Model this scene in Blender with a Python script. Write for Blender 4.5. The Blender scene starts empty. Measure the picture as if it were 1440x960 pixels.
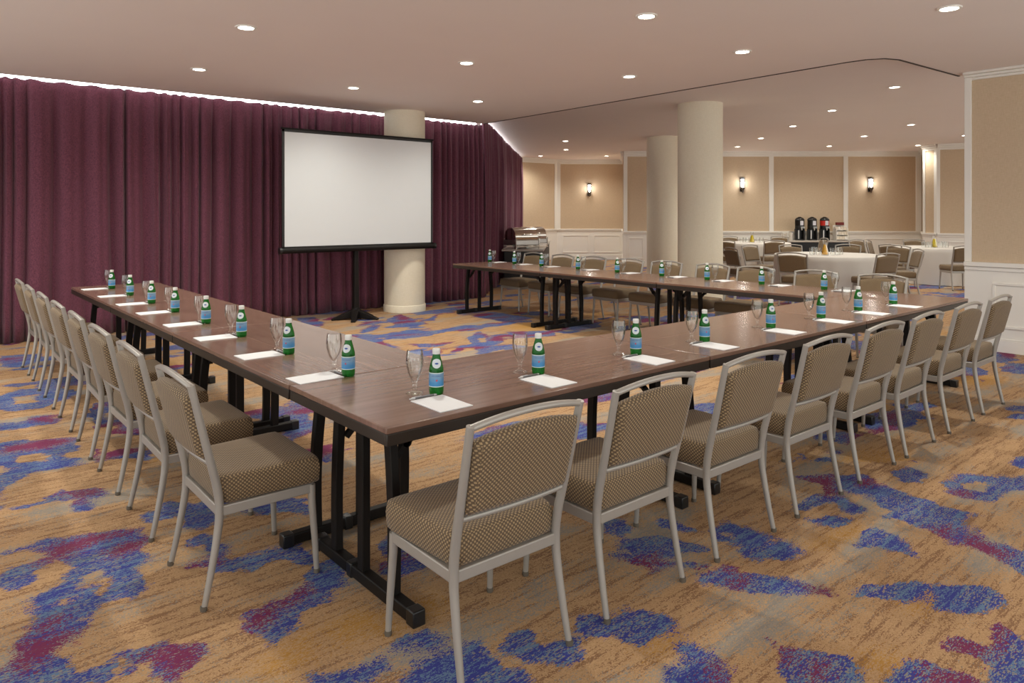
import bpy, bmesh, math, random
import numpy as np
from math import sin, cos, pi, radians, sqrt, atan2
from mathutils import Vector, Matrix, noise as mnoise

random.seed(7)
scene = bpy.context.scene
COL = scene.collection

# ------------------------------------------------------------------ camera
CAM = Vector((-1.2809, -2.1884, 1.506))
YAW = radians(-40.378)
FPX = 1000.04
HOR = 300.065
FW = Vector((-sin(YAW), cos(YAW), 0))
RT = Vector((cos(YAW), sin(YAW), 0))
cam_d = bpy.data.cameras.new('camera')
cam = bpy.data.objects.new('camera', cam_d)
COL.objects.link(cam)
cam.location = CAM
cam.rotation_euler = (pi / 2, 0, YAW)
cam_d.sensor_width = 36
cam_d.lens = FPX / 1440 * 36
cam_d.shift_y = -(480 - HOR) / 1440
cam_d.clip_end = 100
scene.camera = cam


def W(px, Z):                       # surveying help: bearing px at depth Z -> plan position
    p = CAM + FW * Z + RT * ((px - 720) / FPX * Z)
    return (p.x, p.y)


def at(px, py, h):                  # plan position of a point seen at (px, py) with height h
    Z = FPX * (CAM.z - h) / (py - HOR)
    return W(px, Z)


# ------------------------------------------------------------------ helpers
def lin(c):
    return tuple(((x / 255) / 12.92 if x / 255 <= .04045 else ((x / 255 + .055) / 1.055) ** 2.4) for x in c)


class MB:
    def __init__(self):
        self.V = []
        self.F = []

    def add(self, vs, fs, M=None):
        b = len(self.V)
        for v in vs:
            v = Vector(v)
            self.V.append(M @ v if M else v)
        self.F += [tuple(b + i for i in f) for f in fs]

    def box(self, x0, x1, y0, y1, z0, z1, M=None):
        self.add([(x0, y0, z0), (x1, y0, z0), (x1, y1, z0), (x0, y1, z0), (x0, y0, z1), (x1, y0, z1), (x1, y1, z1), (x0, y1, z1)],
                 [(0, 3, 2, 1), (4, 5, 6, 7), (0, 1, 5, 4), (1, 2, 6, 5), (2, 3, 7, 6), (3, 0, 4, 7)], M)
        return self

    def prism(self, poly, z0, z1, M=None):
        n = len(poly)
        self.add([(p[0], p[1], z0) for p in poly] + [(p[0], p[1], z1) for p in poly],
                 [tuple(range(n - 1, -1, -1)), tuple(range(n, 2 * n))] + [(i, (i + 1) % n, n + (i + 1) % n, n + i) for i in range(n)], M)
        return self

    def lathe(self, prof, n=24, c=(0, 0, 0), M=None, closed=True):
        vs = []
        fs = []
        k = len(prof)
        for r, z in prof:
            for i in range(n):
                a = 2 * pi * i / n
                vs.append((c[0] + r * cos(a), c[1] + r * sin(a), c[2] + z))
        for j in range(k - 1):
            for i in range(n):
                fs.append((j * n + i, j * n + (i + 1) % n, (j + 1) * n + (i + 1) % n, (j + 1) * n + i))
        if closed:
            fs.append(tuple(range(n - 1, -1, -1)))
            fs.append(tuple((k - 1) * n + i for i in range(n)))
        self.add(vs, fs, M)
        return self

    def tube(self, path, r, n=12, flat=1.0, up=None, caps=True):
        """swept tube; r scalar or list; flat scales the section along the second axis"""
        P = [Vector(p) for p in path]
        m = len(P)
        R = r if isinstance(r, (list, tuple)) else [r] * m
        vs = []
        prev = None
        for i in range(m):
            t = (P[min(i + 1, m - 1)] - P[max(i - 1, 0)]).normalized()
            if prev is None:
                u = Vector(up) if up else (Vector((0, 0, 1)) if abs(t.z) < .9 else Vector((0, 1, 0)))
            else:
                u = prev
            a = (u - t * u.dot(t)).normalized()
            prev = a
            b = t.cross(a)
            for k in range(n):
                an = 2 * pi * (k + .5) / n
                q = 1.0 if n > 4 else sqrt(2)
                vs.append(P[i] + (a * cos(an) * flat + b * sin(an)) * R[i] * q)
        fs = []
        for j in range(m - 1):
            for i in range(n):
                fs.append((j * n + i, j * n + (i + 1) % n, (j + 1) * n + (i + 1) % n, (j + 1) * n + i))
        if caps:
            fs.append(tuple(range(n - 1, -1, -1)))
            fs.append(tuple((m - 1) * n + i for i in range(n)))
        self.add(vs, fs)
        return self

    def build(self, name, mat, parent=None, bevel=0, seg=2, smooth=38, subsurf=0, loc=None, rot=0):
        me = bpy.data.meshes.new(name)
        bm = bmesh.new()
        vv = [bm.verts.new(v) for v in self.V]
        for f in self.F:
            try:
                bm.faces.new([vv[i] for i in f])
            except ValueError:
                pass
        bmesh.ops.recalc_face_normals(bm, faces=bm.faces)
        uvl = bm.loops.layers.uv.new('UVMap')
        for f in bm.faces:
            n = f.normal
            ax = max(range(3), key=lambda i: abs(n[i]))
            for l in f.loops:
                c = l.vert.co
                l[uvl].uv = (c.x, c.y) if ax == 2 else ((c.x, c.z) if ax == 1 else (c.y, c.z))
        bm.to_mesh(me)
        bm.free()
        if smooth:
            for p in me.polygons:
                p.use_smooth = True
            me.set_sharp_from_angle(angle=radians(smooth))
        if mat:
            me.materials.append(mat)
        o = bpy.data.objects.new(name, me)
        COL.objects.link(o)
        if parent:
            o.parent = parent
        if loc is not None:
            o.location = loc
        if rot:
            o.rotation_euler.z = rot
        if bevel:
            m = o.modifiers.new('bevel', 'BEVEL')
            m.width = bevel
            m.segments = seg
            m.limit_method = 'ANGLE'
            m.angle_limit = radians(40)
        if subsurf:
            m = o.modifiers.new('subsurf', 'SUBSURF')
            m.levels = m.render_levels = subsurf
        return o


def tag(o, label, cat, group=None, kind=None):
    o['label'] = label
    o['category'] = cat
    if group:
        o['group'] = group
    if kind:
        o['kind'] = kind
    return o


def thing(name, label, cat, loc=(0, 0, 0), rot=0, group=None):
    o = bpy.data.objects.new(name, None)
    o.empty_display_size = .1
    COL.objects.link(o)
    o.location = loc
    o.rotation_euler = (0, 0, rot)
    return tag(o, label, cat, group)


def struct(o):
    o['kind'] = 'structure'
    return o


CH = {}


def kids(o):
    if o.name not in CH:
        CH[o.name] = [c for c in bpy.data.objects if c.parent == o]
    return CH[o.name]


def dup(root, label, loc, rot=0, group=None):
    r = root.copy()
    COL.objects.link(r)
    r.location = loc
    r.rotation_euler = (0, 0, rot)
    r['label'] = label
    if group:
        r['group'] = group
    for ch in kids(root):
        c = ch.copy()
        COL.objects.link(c)
        c.parent = r
        for g in kids(ch):
            d = g.copy()
            COL.objects.link(d)
            d.parent = c
    return r


class Maker:
    """first call moves the prototype, later calls copy it"""

    def __init__(self, proto):
        self.p = proto
        self.used = False

    def put(self, label, loc, rot=0, group=None):
        if not self.used:
            self.used = True
            self.p.location = loc
            self.p.rotation_euler = (0, 0, rot)
            self.p['label'] = label
            if group:
                self.p['group'] = group
            return self.p
        return dup(self.p, label, loc, rot, group)


# ------------------------------------------------------------------ materials
class Mat:
    def __init__(self, name):
        self.m = bpy.data.materials.new(name)
        self.m.use_nodes = True
        self.t = self.m.node_tree
        self.t.nodes.clear()
        self.out = self.t.nodes.new('ShaderNodeOutputMaterial')

    def n(self, typ, ins=None, **props):
        nd = self.t.nodes.new('ShaderNode' + typ)
        for k, v in props.items():
            setattr(nd, k, v)
        for k, v in (ins or {}).items():
            s = nd.inputs[k]
            if isinstance(v, bpy.types.NodeSocket):
                self.t.links.new(v, s)
            else:
                s.default_value = v
        return nd

    def math(self, op, a, b=0.0, c=None, clamp=False):
        ins = {0: a, 1: b}
        if c is not None:
            ins[2] = c
        return self.n('Math', ins, operation=op, use_clamp=clamp).outputs[0]

    def mix(self, f, a, b, blend='MIX'):
        nd = self.n('Mix', None, data_type='RGBA', blend_type=blend)
        for i, v in ((0, f), (6, a), (7, b)):
            s = nd.inputs[i]
            if isinstance(v, bpy.types.NodeSocket):
                self.t.links.new(v, s)
            elif i and len(v) == 3:
                s.default_value = (*v, 1)
            else:
                s.default_value = v
        return nd.outputs[2]

    def noise(self, vec, scale, detail=2, rough=.5):
        return self.n('TexNoise', {'Vector': vec, 'Scale': scale, 'Detail': detail, 'Roughness': rough}).outputs[0]

    def mapping(self, vec, scale):
        return self.n('Mapping', {'Vector': vec, 'Scale': scale}).outputs[0]

    def ramp(self, f, lo, hi):
        return self.n('MapRange', {0: f, 1: lo, 2: hi, 3: 0., 4: 1.}, clamp=True).outputs[0]

    def obj(self):
        return self.n('TexCoord').outputs['Object']

    def uv(self):
        return self.n('TexCoord').outputs['UV']

    def surf(self, color, rough=.5, metal=0, bump=None, bumpd=.002, **extra):
        ins = {'Roughness': rough, 'Metallic': metal}
        nd = self.n('BsdfPrincipled', ins)
        s = nd.inputs['Base Color']
        if isinstance(color, bpy.types.NodeSocket):
            self.t.links.new(color, s)
        else:
            s.default_value = (*color, 1)
        for k, v in extra.items():
            nd.inputs[k.replace('_', ' ')].default_value = v
        if bump is not None:
            b = self.n('Bump', {'Height': bump, 'Distance': bumpd, 'Strength': 1.0})
            self.t.links.new(b.outputs[0], nd.inputs['Normal'])
        self.t.links.new(nd.outputs[0], self.out.inputs[0])
        return self.m


def simple(name, rgb, rough=.5, metal=0, vary=.06, scale=8, **ex):
    M = Mat(name)
    c = lin(rgb)
    f = M.noise(M.obj(), scale, 3)
    col = M.mix(f, tuple(x * (1 - vary) for x in c), tuple(min(1, x * (1 + vary)) for x in c))
    return M.surf(col, rough, metal, **ex)


def emit(name, rgb, s):
    M = Mat(name)
    e = M.n('Emission', {'Color': (*rgb, 1), 'Strength': s})
    M.t.links.new(e.outputs[0], M.out.inputs[0])
    return M.m


def carpet_mat():
    M = Mat('patterned_carpet')
    p = M.obj()
    at_ = M.n('Attribute', None, attribute_name='carpet')
    sep = M.n('SeparateColor', {0: at_.outputs['Color']})
    blue, mag, warm = sep.outputs

    def tuft(sx, sy, off):
        q = M.n('Mapping', {'Vector': p, 'Scale': (sx, sy, 0), 'Location': (off, off * 1.7, 0)}).outputs[0]
        q = M.n('VectorMath', {0: q}, operation='FLOOR').outputs[0]
        return M.n('TexWhiteNoise', {0: q}, noise_dimensions='2D').outputs[0]
    w1 = tuft(210, 300, 0)                                            # single tufts
    w2 = tuft(95, 290, 3.7)                                           # short runs of tufts
    yarn = M.math('ADD', M.math('MULTIPLY', w1, .55), M.math('MULTIPLY', w2, .45))
    streak = M.noise(M.mapping(p, (.8, 7, 1)), 5.0, 5, .65)           # drawn along the weave
    fine = M.noise(M.mapping(p, (1.0, 3.6, 1)), 36, 3, .6)
    edge = M.noise(M.mapping(p, (1, 1.4, 1)), 9, 4, .6)
    wob = M.noise(M.mapping(p, (1, 1.5, 1)), 3.2, 2, .5)
    fade = M.ramp(M.noise(M.mapping(p, (.7, 1.6, 1)), 2.1, 2, .5), .50, .70)   # where edges break up
    dith = M.math('SUBTRACT', yarn, .5)

    def lt(x, y):
        return M.math('LESS_THAN', x, y)
    # sand ground with brown runs
    pb = M.math('ADD', M.ramp(streak, .42, .70), M.math('MULTIPLY', M.math('SUBTRACT', fine, .5), .9))
    base = M.mix(M.math('MULTIPLY', w1, .8), lin((172, 135, 96)), lin((198, 161, 118)))
    base = M.mix(M.math('MULTIPLY', lt(yarn, M.math('MULTIPLY', pb, 1.05)), .85), base, lin((132, 94, 64)))
    # grey-blue and mustard drifts
    drift = M.noise(M.mapping(p, (.7, 2.2, 1)), 1.5, 3, .55)
    g = M.math('ADD', M.math('MULTIPLY', M.ramp(drift, .46, .64), .8), M.math('MULTIPLY', M.math('SUBTRACT', fine, .5), .9))
    base = M.mix(M.math('MULTIPLY', lt(yarn, M.math('MULTIPLY', g, .95)), .75), base, lin((146, 146, 140)))
    w = M.math('ADD', warm, M.math('MULTIPLY', M.math('SUBTRACT', fine, .5), 1.2))
    base = M.mix(M.math('MULTIPLY', lt(M.math('MULTIPLY', yarn, .6), M.math('SUBTRACT', w, .22)), .8), base, lin((186, 136, 56)))
    # blue patches
    b = M.math('ADD', blue, M.math('MULTIPLY', M.math('SUBTRACT', edge, .5), .36))
    b = M.math('ADD', b, M.math('MULTIPLY', M.math('SUBTRACT', wob, .5), .30))
    b = M.math('ADD', b, M.math('MULTIPLY', M.math('SUBTRACT', fine, .5), .20))
    b = M.math('ADD', b, M.math('MULTIPLY', dith, M.math('ADD', .05, M.math('MULTIPLY', fade, .36))))
    bm_ = M.ramp(b, .485, .505)
    inner = M.math('ADD', M.math('MULTIPLY', M.math('SUBTRACT', streak, .5), 2.6), M.math('MULTIPLY', M.math('SUBTRACT', fine, .5), 1.5))
    bl = M.mix(M.math('MULTIPLY', lt(yarn, M.math('ADD', inner, .44)), .85), lin((53, 60, 142)), lin((106, 134, 158)))
    bl = M.mix(M.math('MULTIPLY', lt(M.math('ADD', w2, fade), .22), .8), bl, lin((150, 140, 124)))
    m = M.math('ADD', mag, M.math('ADD', M.math('MULTIPLY', M.math('SUBTRACT', edge, .5), .25), M.math('MULTIPLY', M.math('SUBTRACT', fine, .5), .6)))
    m = M.math('ADD', m, M.math('MULTIPLY', dith, .36))
    bl = M.mix(M.math('MULTIPLY', M.ramp(m, .50, .52), .92), bl, lin((122, 30, 72)))
    col = M.mix(bm_, base, bl)
    return M.surf(col, .95, bump=w1, bumpd=.002)


def wood_mat():
    M = Mat('walnut_laminate')
    p = M.obj()
    g1 = M.noise(M.mapping(p, (1.0, 16, 1)), 1.6, 6, .6)
    g2 = M.noise(M.mapping(p, (1.5, 90, 1)), 2.2, 3, .6)
    f = M.math('ADD', M.math('MULTIPLY', g1, .65), M.math('MULTIPLY', g2, .35))
    col = M.mix(M.ramp(f, .30, .70), lin((106, 80, 68)), lin((142, 112, 97)))
    y = M.n('SeparateXYZ', {0: p}).outputs[1]
    seam = M.math('LESS_THAN', M.math('ABSOLUTE', M.math('SUBTRACT', y, .10)), .0014)
    col = M.mix(M.math('MULTIPLY', seam, .55), col, lin((170, 140, 122)))
    return M.surf(col, .2, bump=g2, bumpd=.0001)


def fabric_mat():
    M = Mat('diamond_weave_upholstery')
    sep = M.n('SeparateXYZ', {0: M.uv()})
    x, y = sep.outputs[0], sep.outputs[1]
    a = M.math('SINE', M.math('MULTIPLY', x, 2 * pi / .0165))
    b = M.math('SINE', M.math('MULTIPLY', y, 2 * pi / .0150))
    pr = M.math('MULTIPLY', a, b)
    n = M.noise(M.obj(), 500, 1)
    v = M.math('ADD', pr, M.math('MULTIPLY', M.math('SUBTRACT', n, .5), .5))
    f = M.ramp(v, .02, .42)
    col = M.mix(f, lin((88, 70, 50)), lin((156, 132, 97)))
    return M.surf(col, .75, bump=pr, bumpd=.0008, Sheen_Weight=.15)


def curtain_mat():
    M = Mat('plum_curtain_weave')
    p = M.obj()
    a = M.noise(M.mapping(p, (1, 1, .15)), 260, 2)
    b = M.noise(M.mapping(p, (.2, .2, 1)), 260, 2)
    f = M.math('ADD', M.math('MULTIPLY', a, .5), M.math('MULTIPLY', b, .5))
    col = M.mix(M.ramp(f, .38, .62), lin((82, 38, 56)), lin((122, 66, 86)))
    return M.surf(col, .85, bump=f, bumpd=.001, Sheen_Weight=.2)


def paper_mat(name, c0, c1):
    M = Mat(name)
    p = M.obj()
    a = M.noise(M.mapping(p, (40, 40, 3)), 6, 2)
    b = M.noise(M.mapping(p, (3, 3, 40)), 6, 2)
    f = M.math('ADD', M.math('MULTIPLY', a, .5), M.math('MULTIPLY', b, .5))
    return M.surf(M.mix(M.ramp(f, .35, .65), lin(c0), lin(c1)), .8, bump=f, bumpd=.001)


def clear_glass():
    M = Mat('clear_glass')
    fr = M.n('LayerWeight', {'Blend': .22}).outputs['Fresnel']
    fr = M.math('ADD', M.math('MULTIPLY', fr, .7), .04, clamp=True)
    t = M.n('BsdfTransparent', {'Color': (.985, .99, .985, 1)}).outputs[0]
    g = M.n('BsdfGlossy', {'Color': (1, 1, 1, 1), 'Roughness': .03}).outputs[0]
    mx = M.n('MixShader', {0: fr, 1: t, 2: g})
    M.t.links.new(mx.outputs[0], M.out.inputs[0])
    return M.m


def label_mat():
    M = Mat('pale_blue_bottle_label')
    p = M.obj()
    z = M.n('SeparateXYZ', {0: p}).outputs[2]
    n = M.noise(p, 90, 3)
    col = M.mix(M.ramp(M.math('ADD', z, M.math('MULTIPLY', M.math('SUBTRACT', n, .5), .03)), .05, .075), lin((66, 140, 196)), lin((122, 158, 190)))
    band = M.math('GREATER_THAN', M.math('ABSOLUTE', M.math('SUBTRACT', z, .0635)), .0265)
    col = M.mix(band, col, lin((225, 235, 232)))
    return M.surf(col, .45)


MT = {
    'carpet': carpet_mat(), 'wood': wood_mat(), 'fabric': fabric_mat(), 'curtain': curtain_mat(),
    'frame': simple('taupe_grey_painted_metal', (166, 161, 154), .38, .35, .03),
    'glide': simple('worn_foot_glide', (96, 88, 78), .5),
    'black': simple('black_powder_coat', (20, 16, 14), .5, 0, .15, Specular_IOR_Level=.25),
    'blackp': simple('black_plastic', (26, 25, 25), .35, 0, .1),
    'edge': simple('dark_bronze_table_edge', (44, 36, 30), .4, 0, .1),
    'paper': simple('white_notepaper', (236, 238, 240), .8, 0, .01),
    'penbody': simple('grey_pen_barrel', (128, 128, 130), .4, 0),
    'pensilver': simple('silver_pen_metal', (222, 222, 222), .3, 0),
    'glass': clear_glass(),
    'bottle': None, 'label': label_mat(),
    'cap': simple('silver_white_bottle_cap', (226, 226, 222), .35, .1),
    'neck': simple('oval_neck_label', (214, 220, 226), .5),
    'red': simple('red_star_print', (205, 62, 70), .5),
    'navy': simple('blue_label_print', (45, 84, 160), .5),
    'column': paper_mat('cream_column_cover', (226, 217, 195), (236, 228, 208)),
    'wallcloth': paper_mat('tan_grasscloth', (196, 174, 146), (210, 189, 162)),
    'white': simple('white_painted_trim', (238, 235, 228), .45, 0, .015, 3),
    'ceiling': simple('matte_ceiling_paint', (240, 231, 226), .9, 0, .02, 1.5),
    'track': simple('dark_track_slot', (58, 46, 40), .6),
    'screen': simple('matte_screen_fabric', (214, 217, 219), .9, 0, .01),
    'linen': simple('white_table_linen', (212, 207, 200), .85, 0, .03, 3),
    'steel': simple('polished_steel', (214, 206, 196), .14, 1, .03),
    'steelb': simple('brushed_steel', (196, 192, 186), .35, .8, .04),
    'counter': simple('pale_grey_counter', (186, 178, 168), .35, 0, .08, 20),
    'greyskirt': simple('charcoal_table_skirt', (74, 72, 72), .8),
    'juice': None, 'urnred': simple('red_urn_band', (190, 40, 32), .4),
    'urnlabel': simple('pale_urn_label', (206, 206, 214), .5),
    'china': simple('white_china', (236, 232, 224), .25, 0, .02),
    'carton': simple('cream_tea_sachets', (226, 216, 198), .7, 0, .15, 60),
    'maroon': simple('maroon_tea_box', (110, 34, 30), .6),
    'led': emit('cool_led_strip', (.92, .95, 1.0), 14),
    'lens': emit('downlight_lens', (1, .93, .82), 22),
    'bulb': emit('sconce_bulb', (.97, .98, 1.0), 12),
    'chrome': simple('dark_chrome', (120, 116, 112), .2, 1, .05),
}
_M = Mat('green_bottle_glass')
MT['bottle'] = _M.surf(lin((34, 150, 52)), .05, 0, Transmission_Weight=.72, IOR=1.33, Specular_IOR_Level=.6)
_M = Mat('orange_juice')
MT['juice'] = _M.surf(lin((255, 190, 52)), .3)
_M = Mat('pineapple_juice')
MT['juice2'] = _M.surf(lin((245, 216, 40)), .3)

# ------------------------------------------------------------------ carpet pattern (coordinates surveyed from the floor)
TR = []   # (x0, y0, scale, blue polys, holes, magenta polys, warm polys)
TR.append((0, 640, 3.0, [
    [(30, 410), (160, 360), (220, 335), (290, 345), (440, 325), (590, 305), (640, 340), (600, 410), (630, 430), (590, 470), (610, 510), (650, 545), (560, 600), (480, 610), (380, 660), (360, 730), (290, 800), (220, 830), (300, 880), (320, 915), (440, 890), (510, 850), (515, 880), (430, 950), (200, 1000), (0, 1000), (-60, 945), (40, 900), (60, 840), (80, 770), (130, 700), (130, 600), (240, 560), (245, 545), (320, 470), (330, 440), (230, 440), (150, 500), (80, 560), (20, 560), (-40, 550), (-40, 520), (80, 470), (160, 460), (220, 410), (150, 395)],
    [(520, 830), (700, 790), (850, 785), (890, 830), (800, 890), (760, 940), (700, 980), (690, 900), (640, 870), (530, 910)],
    [(-40, 190), (40, 130), (160, 70), (320, 40), (320, 15), (100, 25), (50, 60), (-40, 110)],
    [(-40, 225), (130, 208), (210, 180), (260, 150), (430, 140), (430, 165), (345, 190), (385, 225), (320, 240), (290, 220), (320, 188), (240, 192), (100, 218), (-40, 238)],
    [(590, 260), (650, 230), (720, 190), (840, 200), (860, 180), (950, 180), (960, 220), (900, 250), (870, 300), (790, 300), (770, 260), (640, 280)],
    [(770, 380), (850, 320), (940, 370), (940, 430), (1100, 440), (1170, 390), (1250, 410), (1180, 440), (1050, 480), (920, 490), (800, 480), (790, 460), (890, 430), (860, 380)],
    [(1020, 230), (1100, 180), (1300, 180), (1300, 240), (1110, 245)],
    [(1030, 690), (1060, 670), (1180, 610), (1280, 560), (1330, 570), (1270, 500), (1440, 420), (1450, 540), (1390, 600), (1290, 660), (1230, 740), (1180, 790), (1100, 815), (1090, 770), (1040, 745)],
], [[(290, 550), (420, 470), (460, 520), (450, 580), (400, 600), (430, 540), (340, 560)], [(225, 630), (260, 605), (330, 610), (300, 630)]],
    [[(210, 380), (400, 330), (560, 310), (560, 328), (400, 370), (250, 440), (160, 470)], [(440, 400), (630, 340), (610, 390), (480, 430)],
     [(40, 890), (80, 780), (290, 745), (340, 745), (300, 800), (170, 870), (110, 915)], [(120, 740), (250, 670), (290, 690), (170, 745)],
     [(560, 850), (700, 800), (850, 790), (870, 870), (760, 940), (700, 950), (690, 890), (590, 880)], [(230, 160), (430, 138), (420, 162), (350, 178), (340, 208), (310, 208), (320, 180)],
     [(1030, 690), (1280, 560), (1320, 580), (1200, 640), (1110, 730), (1040, 740)], [(790, 460), (940, 430), (930, 455), (810, 485)]],
    [[(1100, 900), (1300, 760), (1290, 830), (1150, 920)]]))
TR.append((340, 720, 3.789, [
    [(0, 250), (130, 200), (300, 160), (390, 240), (440, 290), (300, 270), (200, 220), (60, 300), (0, 300)],
    [(850, 690), (830, 660), (960, 640), (1060, 690), (1060, 730), (980, 720), (900, 670), (880, 720)],
    [(340, 890), (500, 840), (760, 800), (780, 830), (560, 940), (340, 960)],
    [(800, 890), (930, 830), (1050, 760), (1070, 740), (1170, 780), (1190, 700), (1300, 700), (1330, 760), (1430, 800), (1470, 900), (1250, 960), (800, 960)],
    [(1370, 710), (1440, 670), (1440, 750), (1400, 750)],
    [(720, 170), (800, 130), (850, 130), (960, 190), (1020, 240), (990, 290), (880, 330), (820, 360), (800, 330), (740, 320), (730, 270), (880, 240), (760, 220)]],
    [], [[(730, 280), (890, 226), (870, 255), (740, 295)]],
    [[(470, 620), (640, 520), (720, 560), (820, 620), (660, 640), (540, 680)], [(880, 500), (1000, 460), (1060, 480), (1000, 540), (900, 530)], [(200, 830), (330, 700), (350, 760), (240, 840)]]))
TR.append((700, 720, 3.789, [
    [(430, 570), (530, 545), (640, 550), (760, 520), (880, 540), (930, 580), (880, 640), (750, 715), (700, 690), (620, 650), (550, 670), (490, 660), (440, 690), (480, 740), (380, 790), (240, 800), (150, 810), (80, 770), (20, 720), (40, 690), (140, 640), (220, 690), (250, 690), (340, 690), (430, 640)],
    [(0, 770), (150, 850), (190, 960), (0, 960)],
    [(920, 720), (1000, 670), (1110, 740), (1150, 790), (1230, 860), (1280, 960), (880, 950), (900, 850), (1000, 770)],
    [(640, 230), (720, 220), (660, 160), (780, 130), (860, 130), (1100, 180), (1130, 210), (950, 215), (880, 250), (900, 290), (820, 315), (700, 270)],
    [(900, 270), (1090, 290), (1130, 318), (1060, 355), (1110, 400), (1330, 410), (1440, 415), (1440, 350), (1320, 310), (1190, 270), (1180, 285), (1050, 280)],
    [(570, 40), (640, 40), (720, 90), (650, 120), (570, 110)], [(850, 30), (950, 40), (1100, 110), (950, 110), (850, 80)],
    [(1170, 80), (1250, 60), (1440, 130), (1440, 240), (1380, 250), (1280, 210), (1300, 180), (1170, 150)]],
    [[(1220, 370), (1260, 335), (1300, 360), (1270, 380)], [(1170, 100), (1260, 120), (1250, 140), (1190, 120)]],
    [[(1110, 800), (1150, 800), (1250, 940), (1110, 930), (1150, 850)], [(690, 260), (860, 232), (890, 265), (800, 312), (720, 285)], [(1090, 285), (1145, 300), (1130, 318), (1085, 312)],
     [(1180, 272), (1300, 298), (1325, 370), (1260, 405), (1200, 375), (1290, 365), (1290, 340), (1220, 320)]],
    [[(800, 720), (930, 670), (920, 700), (830, 740)]]))
TR.append((960, 640, 3.0, [
    [(50, 520), (110, 480), (200, 470), (290, 490), (480, 530), (660, 590), (560, 592), (430, 582), (260, 565), (120, 560)],
    [(690, 585), (860, 550), (1000, 535), (1180, 550), (1300, 570), (1360, 610), (1310, 640), (1260, 680), (1180, 655), (1070, 650), (1040, 580), (880, 610)],
    [(1310, 690), (1440, 760), (1500, 990), (1240, 990), (1290, 920), (1240, 860), (1070, 815), (1060, 790), (1150, 765), (1280, 790), (1300, 740)],
    [(360, 780), (480, 810), (560, 830), (660, 835), (720, 880), (800, 990), (460, 990), (410, 890)],
    [(940, 860), (1020, 860), (1230, 930), (1280, 990), (860, 990)],
    [(730, 380), (800, 290), (860, 320), (920, 350), (990, 430), (900, 410), (820, 390)],
    [(490, 95), (620, 80), (640, 90), (780, 80), (850, 130), (990, 180), (1120, 220), (1220, 240), (1180, 270), (1230, 330), (1290, 360), (1480, 420), (1480, 530), (1330, 440), (1170, 380), (1060, 330), (940, 280), (850, 260), (900, 235), (830, 220), (780, 170), (680, 150), (600, 170), (580, 120)],
    [(1090, 110), (1170, 80), (1300, 90), (1480, 95), (1480, 135), (1390, 160), (1300, 190), (1180, 180), (1120, 160), (1180, 140), (1100, 125)],
    [(870, 70), (960, 50), (1050, 80), (1000, 100), (1010, 115), (920, 105)], [(1380, 10), (1480, 0), (1480, 60), (1390, 40)],
    [(480, 210), (570, 160), (680, 180), (760, 230), (700, 240), (640, 200), (520, 230)],
    [(230, 400), (300, 370), (430, 360), (500, 400), (430, 440), (290, 430)], [(530, 270), (620, 250), (700, 270), (640, 300), (540, 290)]],
    [[(955, 262), (985, 252), (1010, 265), (980, 278)], [(1170, 120), (1290, 118), (1270, 150), (1180, 140)]],
    [[(1300, 690), (1390, 730), (1340, 800), (1280, 860), (1240, 860), (1070, 810), (1150, 770), (1280, 790)], [(390, 790), (460, 810), (470, 860), (420, 870)], [(560, 880), (620, 870), (600, 930), (530, 950)],
     [(1020, 880), (1230, 930), (1290, 990), (1030, 990)], [(490, 100), (640, 78), (650, 165), (600, 172), (560, 120)], [(1040, 310), (1140, 295), (1130, 350), (1070, 345)], [(1160, 370), (1220, 335), (1380, 410), (1350, 445), (1200, 400)],
     [(730, 108), (830, 88), (850, 122), (740, 132)], [(1130, 148), (1220, 152), (1220, 188), (1140, 168)], [(540, 555), (600, 570), (660, 592), (560, 590)]],
    [[(770, 860), (880, 850), (930, 890), (870, 920), (790, 890)], [(960, 630), (1060, 600), (1040, 640), (970, 650)], [(540, 380), (740, 300), (760, 320), (640, 370)]]))
TR.append((0, 340, 3.0, [
    [(0, 480), (170, 470), (180, 500), (80, 530), (0, 525)],
    [(-30, 660), (100, 620), (250, 610), (330, 630), (280, 665), (200, 695), (60, 715), (-30, 705)],
    [(-30, 770), (90, 765), (140, 735), (240, 730), (235, 765), (170, 775), (60, 790), (-30, 800)],
    [(-30, 850), (150, 830), (330, 825), (330, 880), (260, 900), (320, 940), (200, 950), (100, 960), (-30, 950)],
    [(450, 890), (530, 870), (640, 880), (630, 920), (450, 910)], [(370, 700), (440, 700), (430, 740), (360, 740)],
    [(690, 600), (760, 560), (860, 590), (830, 620)], [(1020, 720), (1180, 690), (1300, 720), (1320, 800), (1220, 840), (1180, 780)]],
    [[(60, 655), (150, 645), (160, 675), (60, 685)], [(60, 900), (180, 890), (200, 925), (90, 930)]],
    [[(100, 745), (240, 728), (235, 762), (150, 758)], [(0, 870), (200, 828), (330, 832), (200, 872), (0, 892)]], []))
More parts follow.
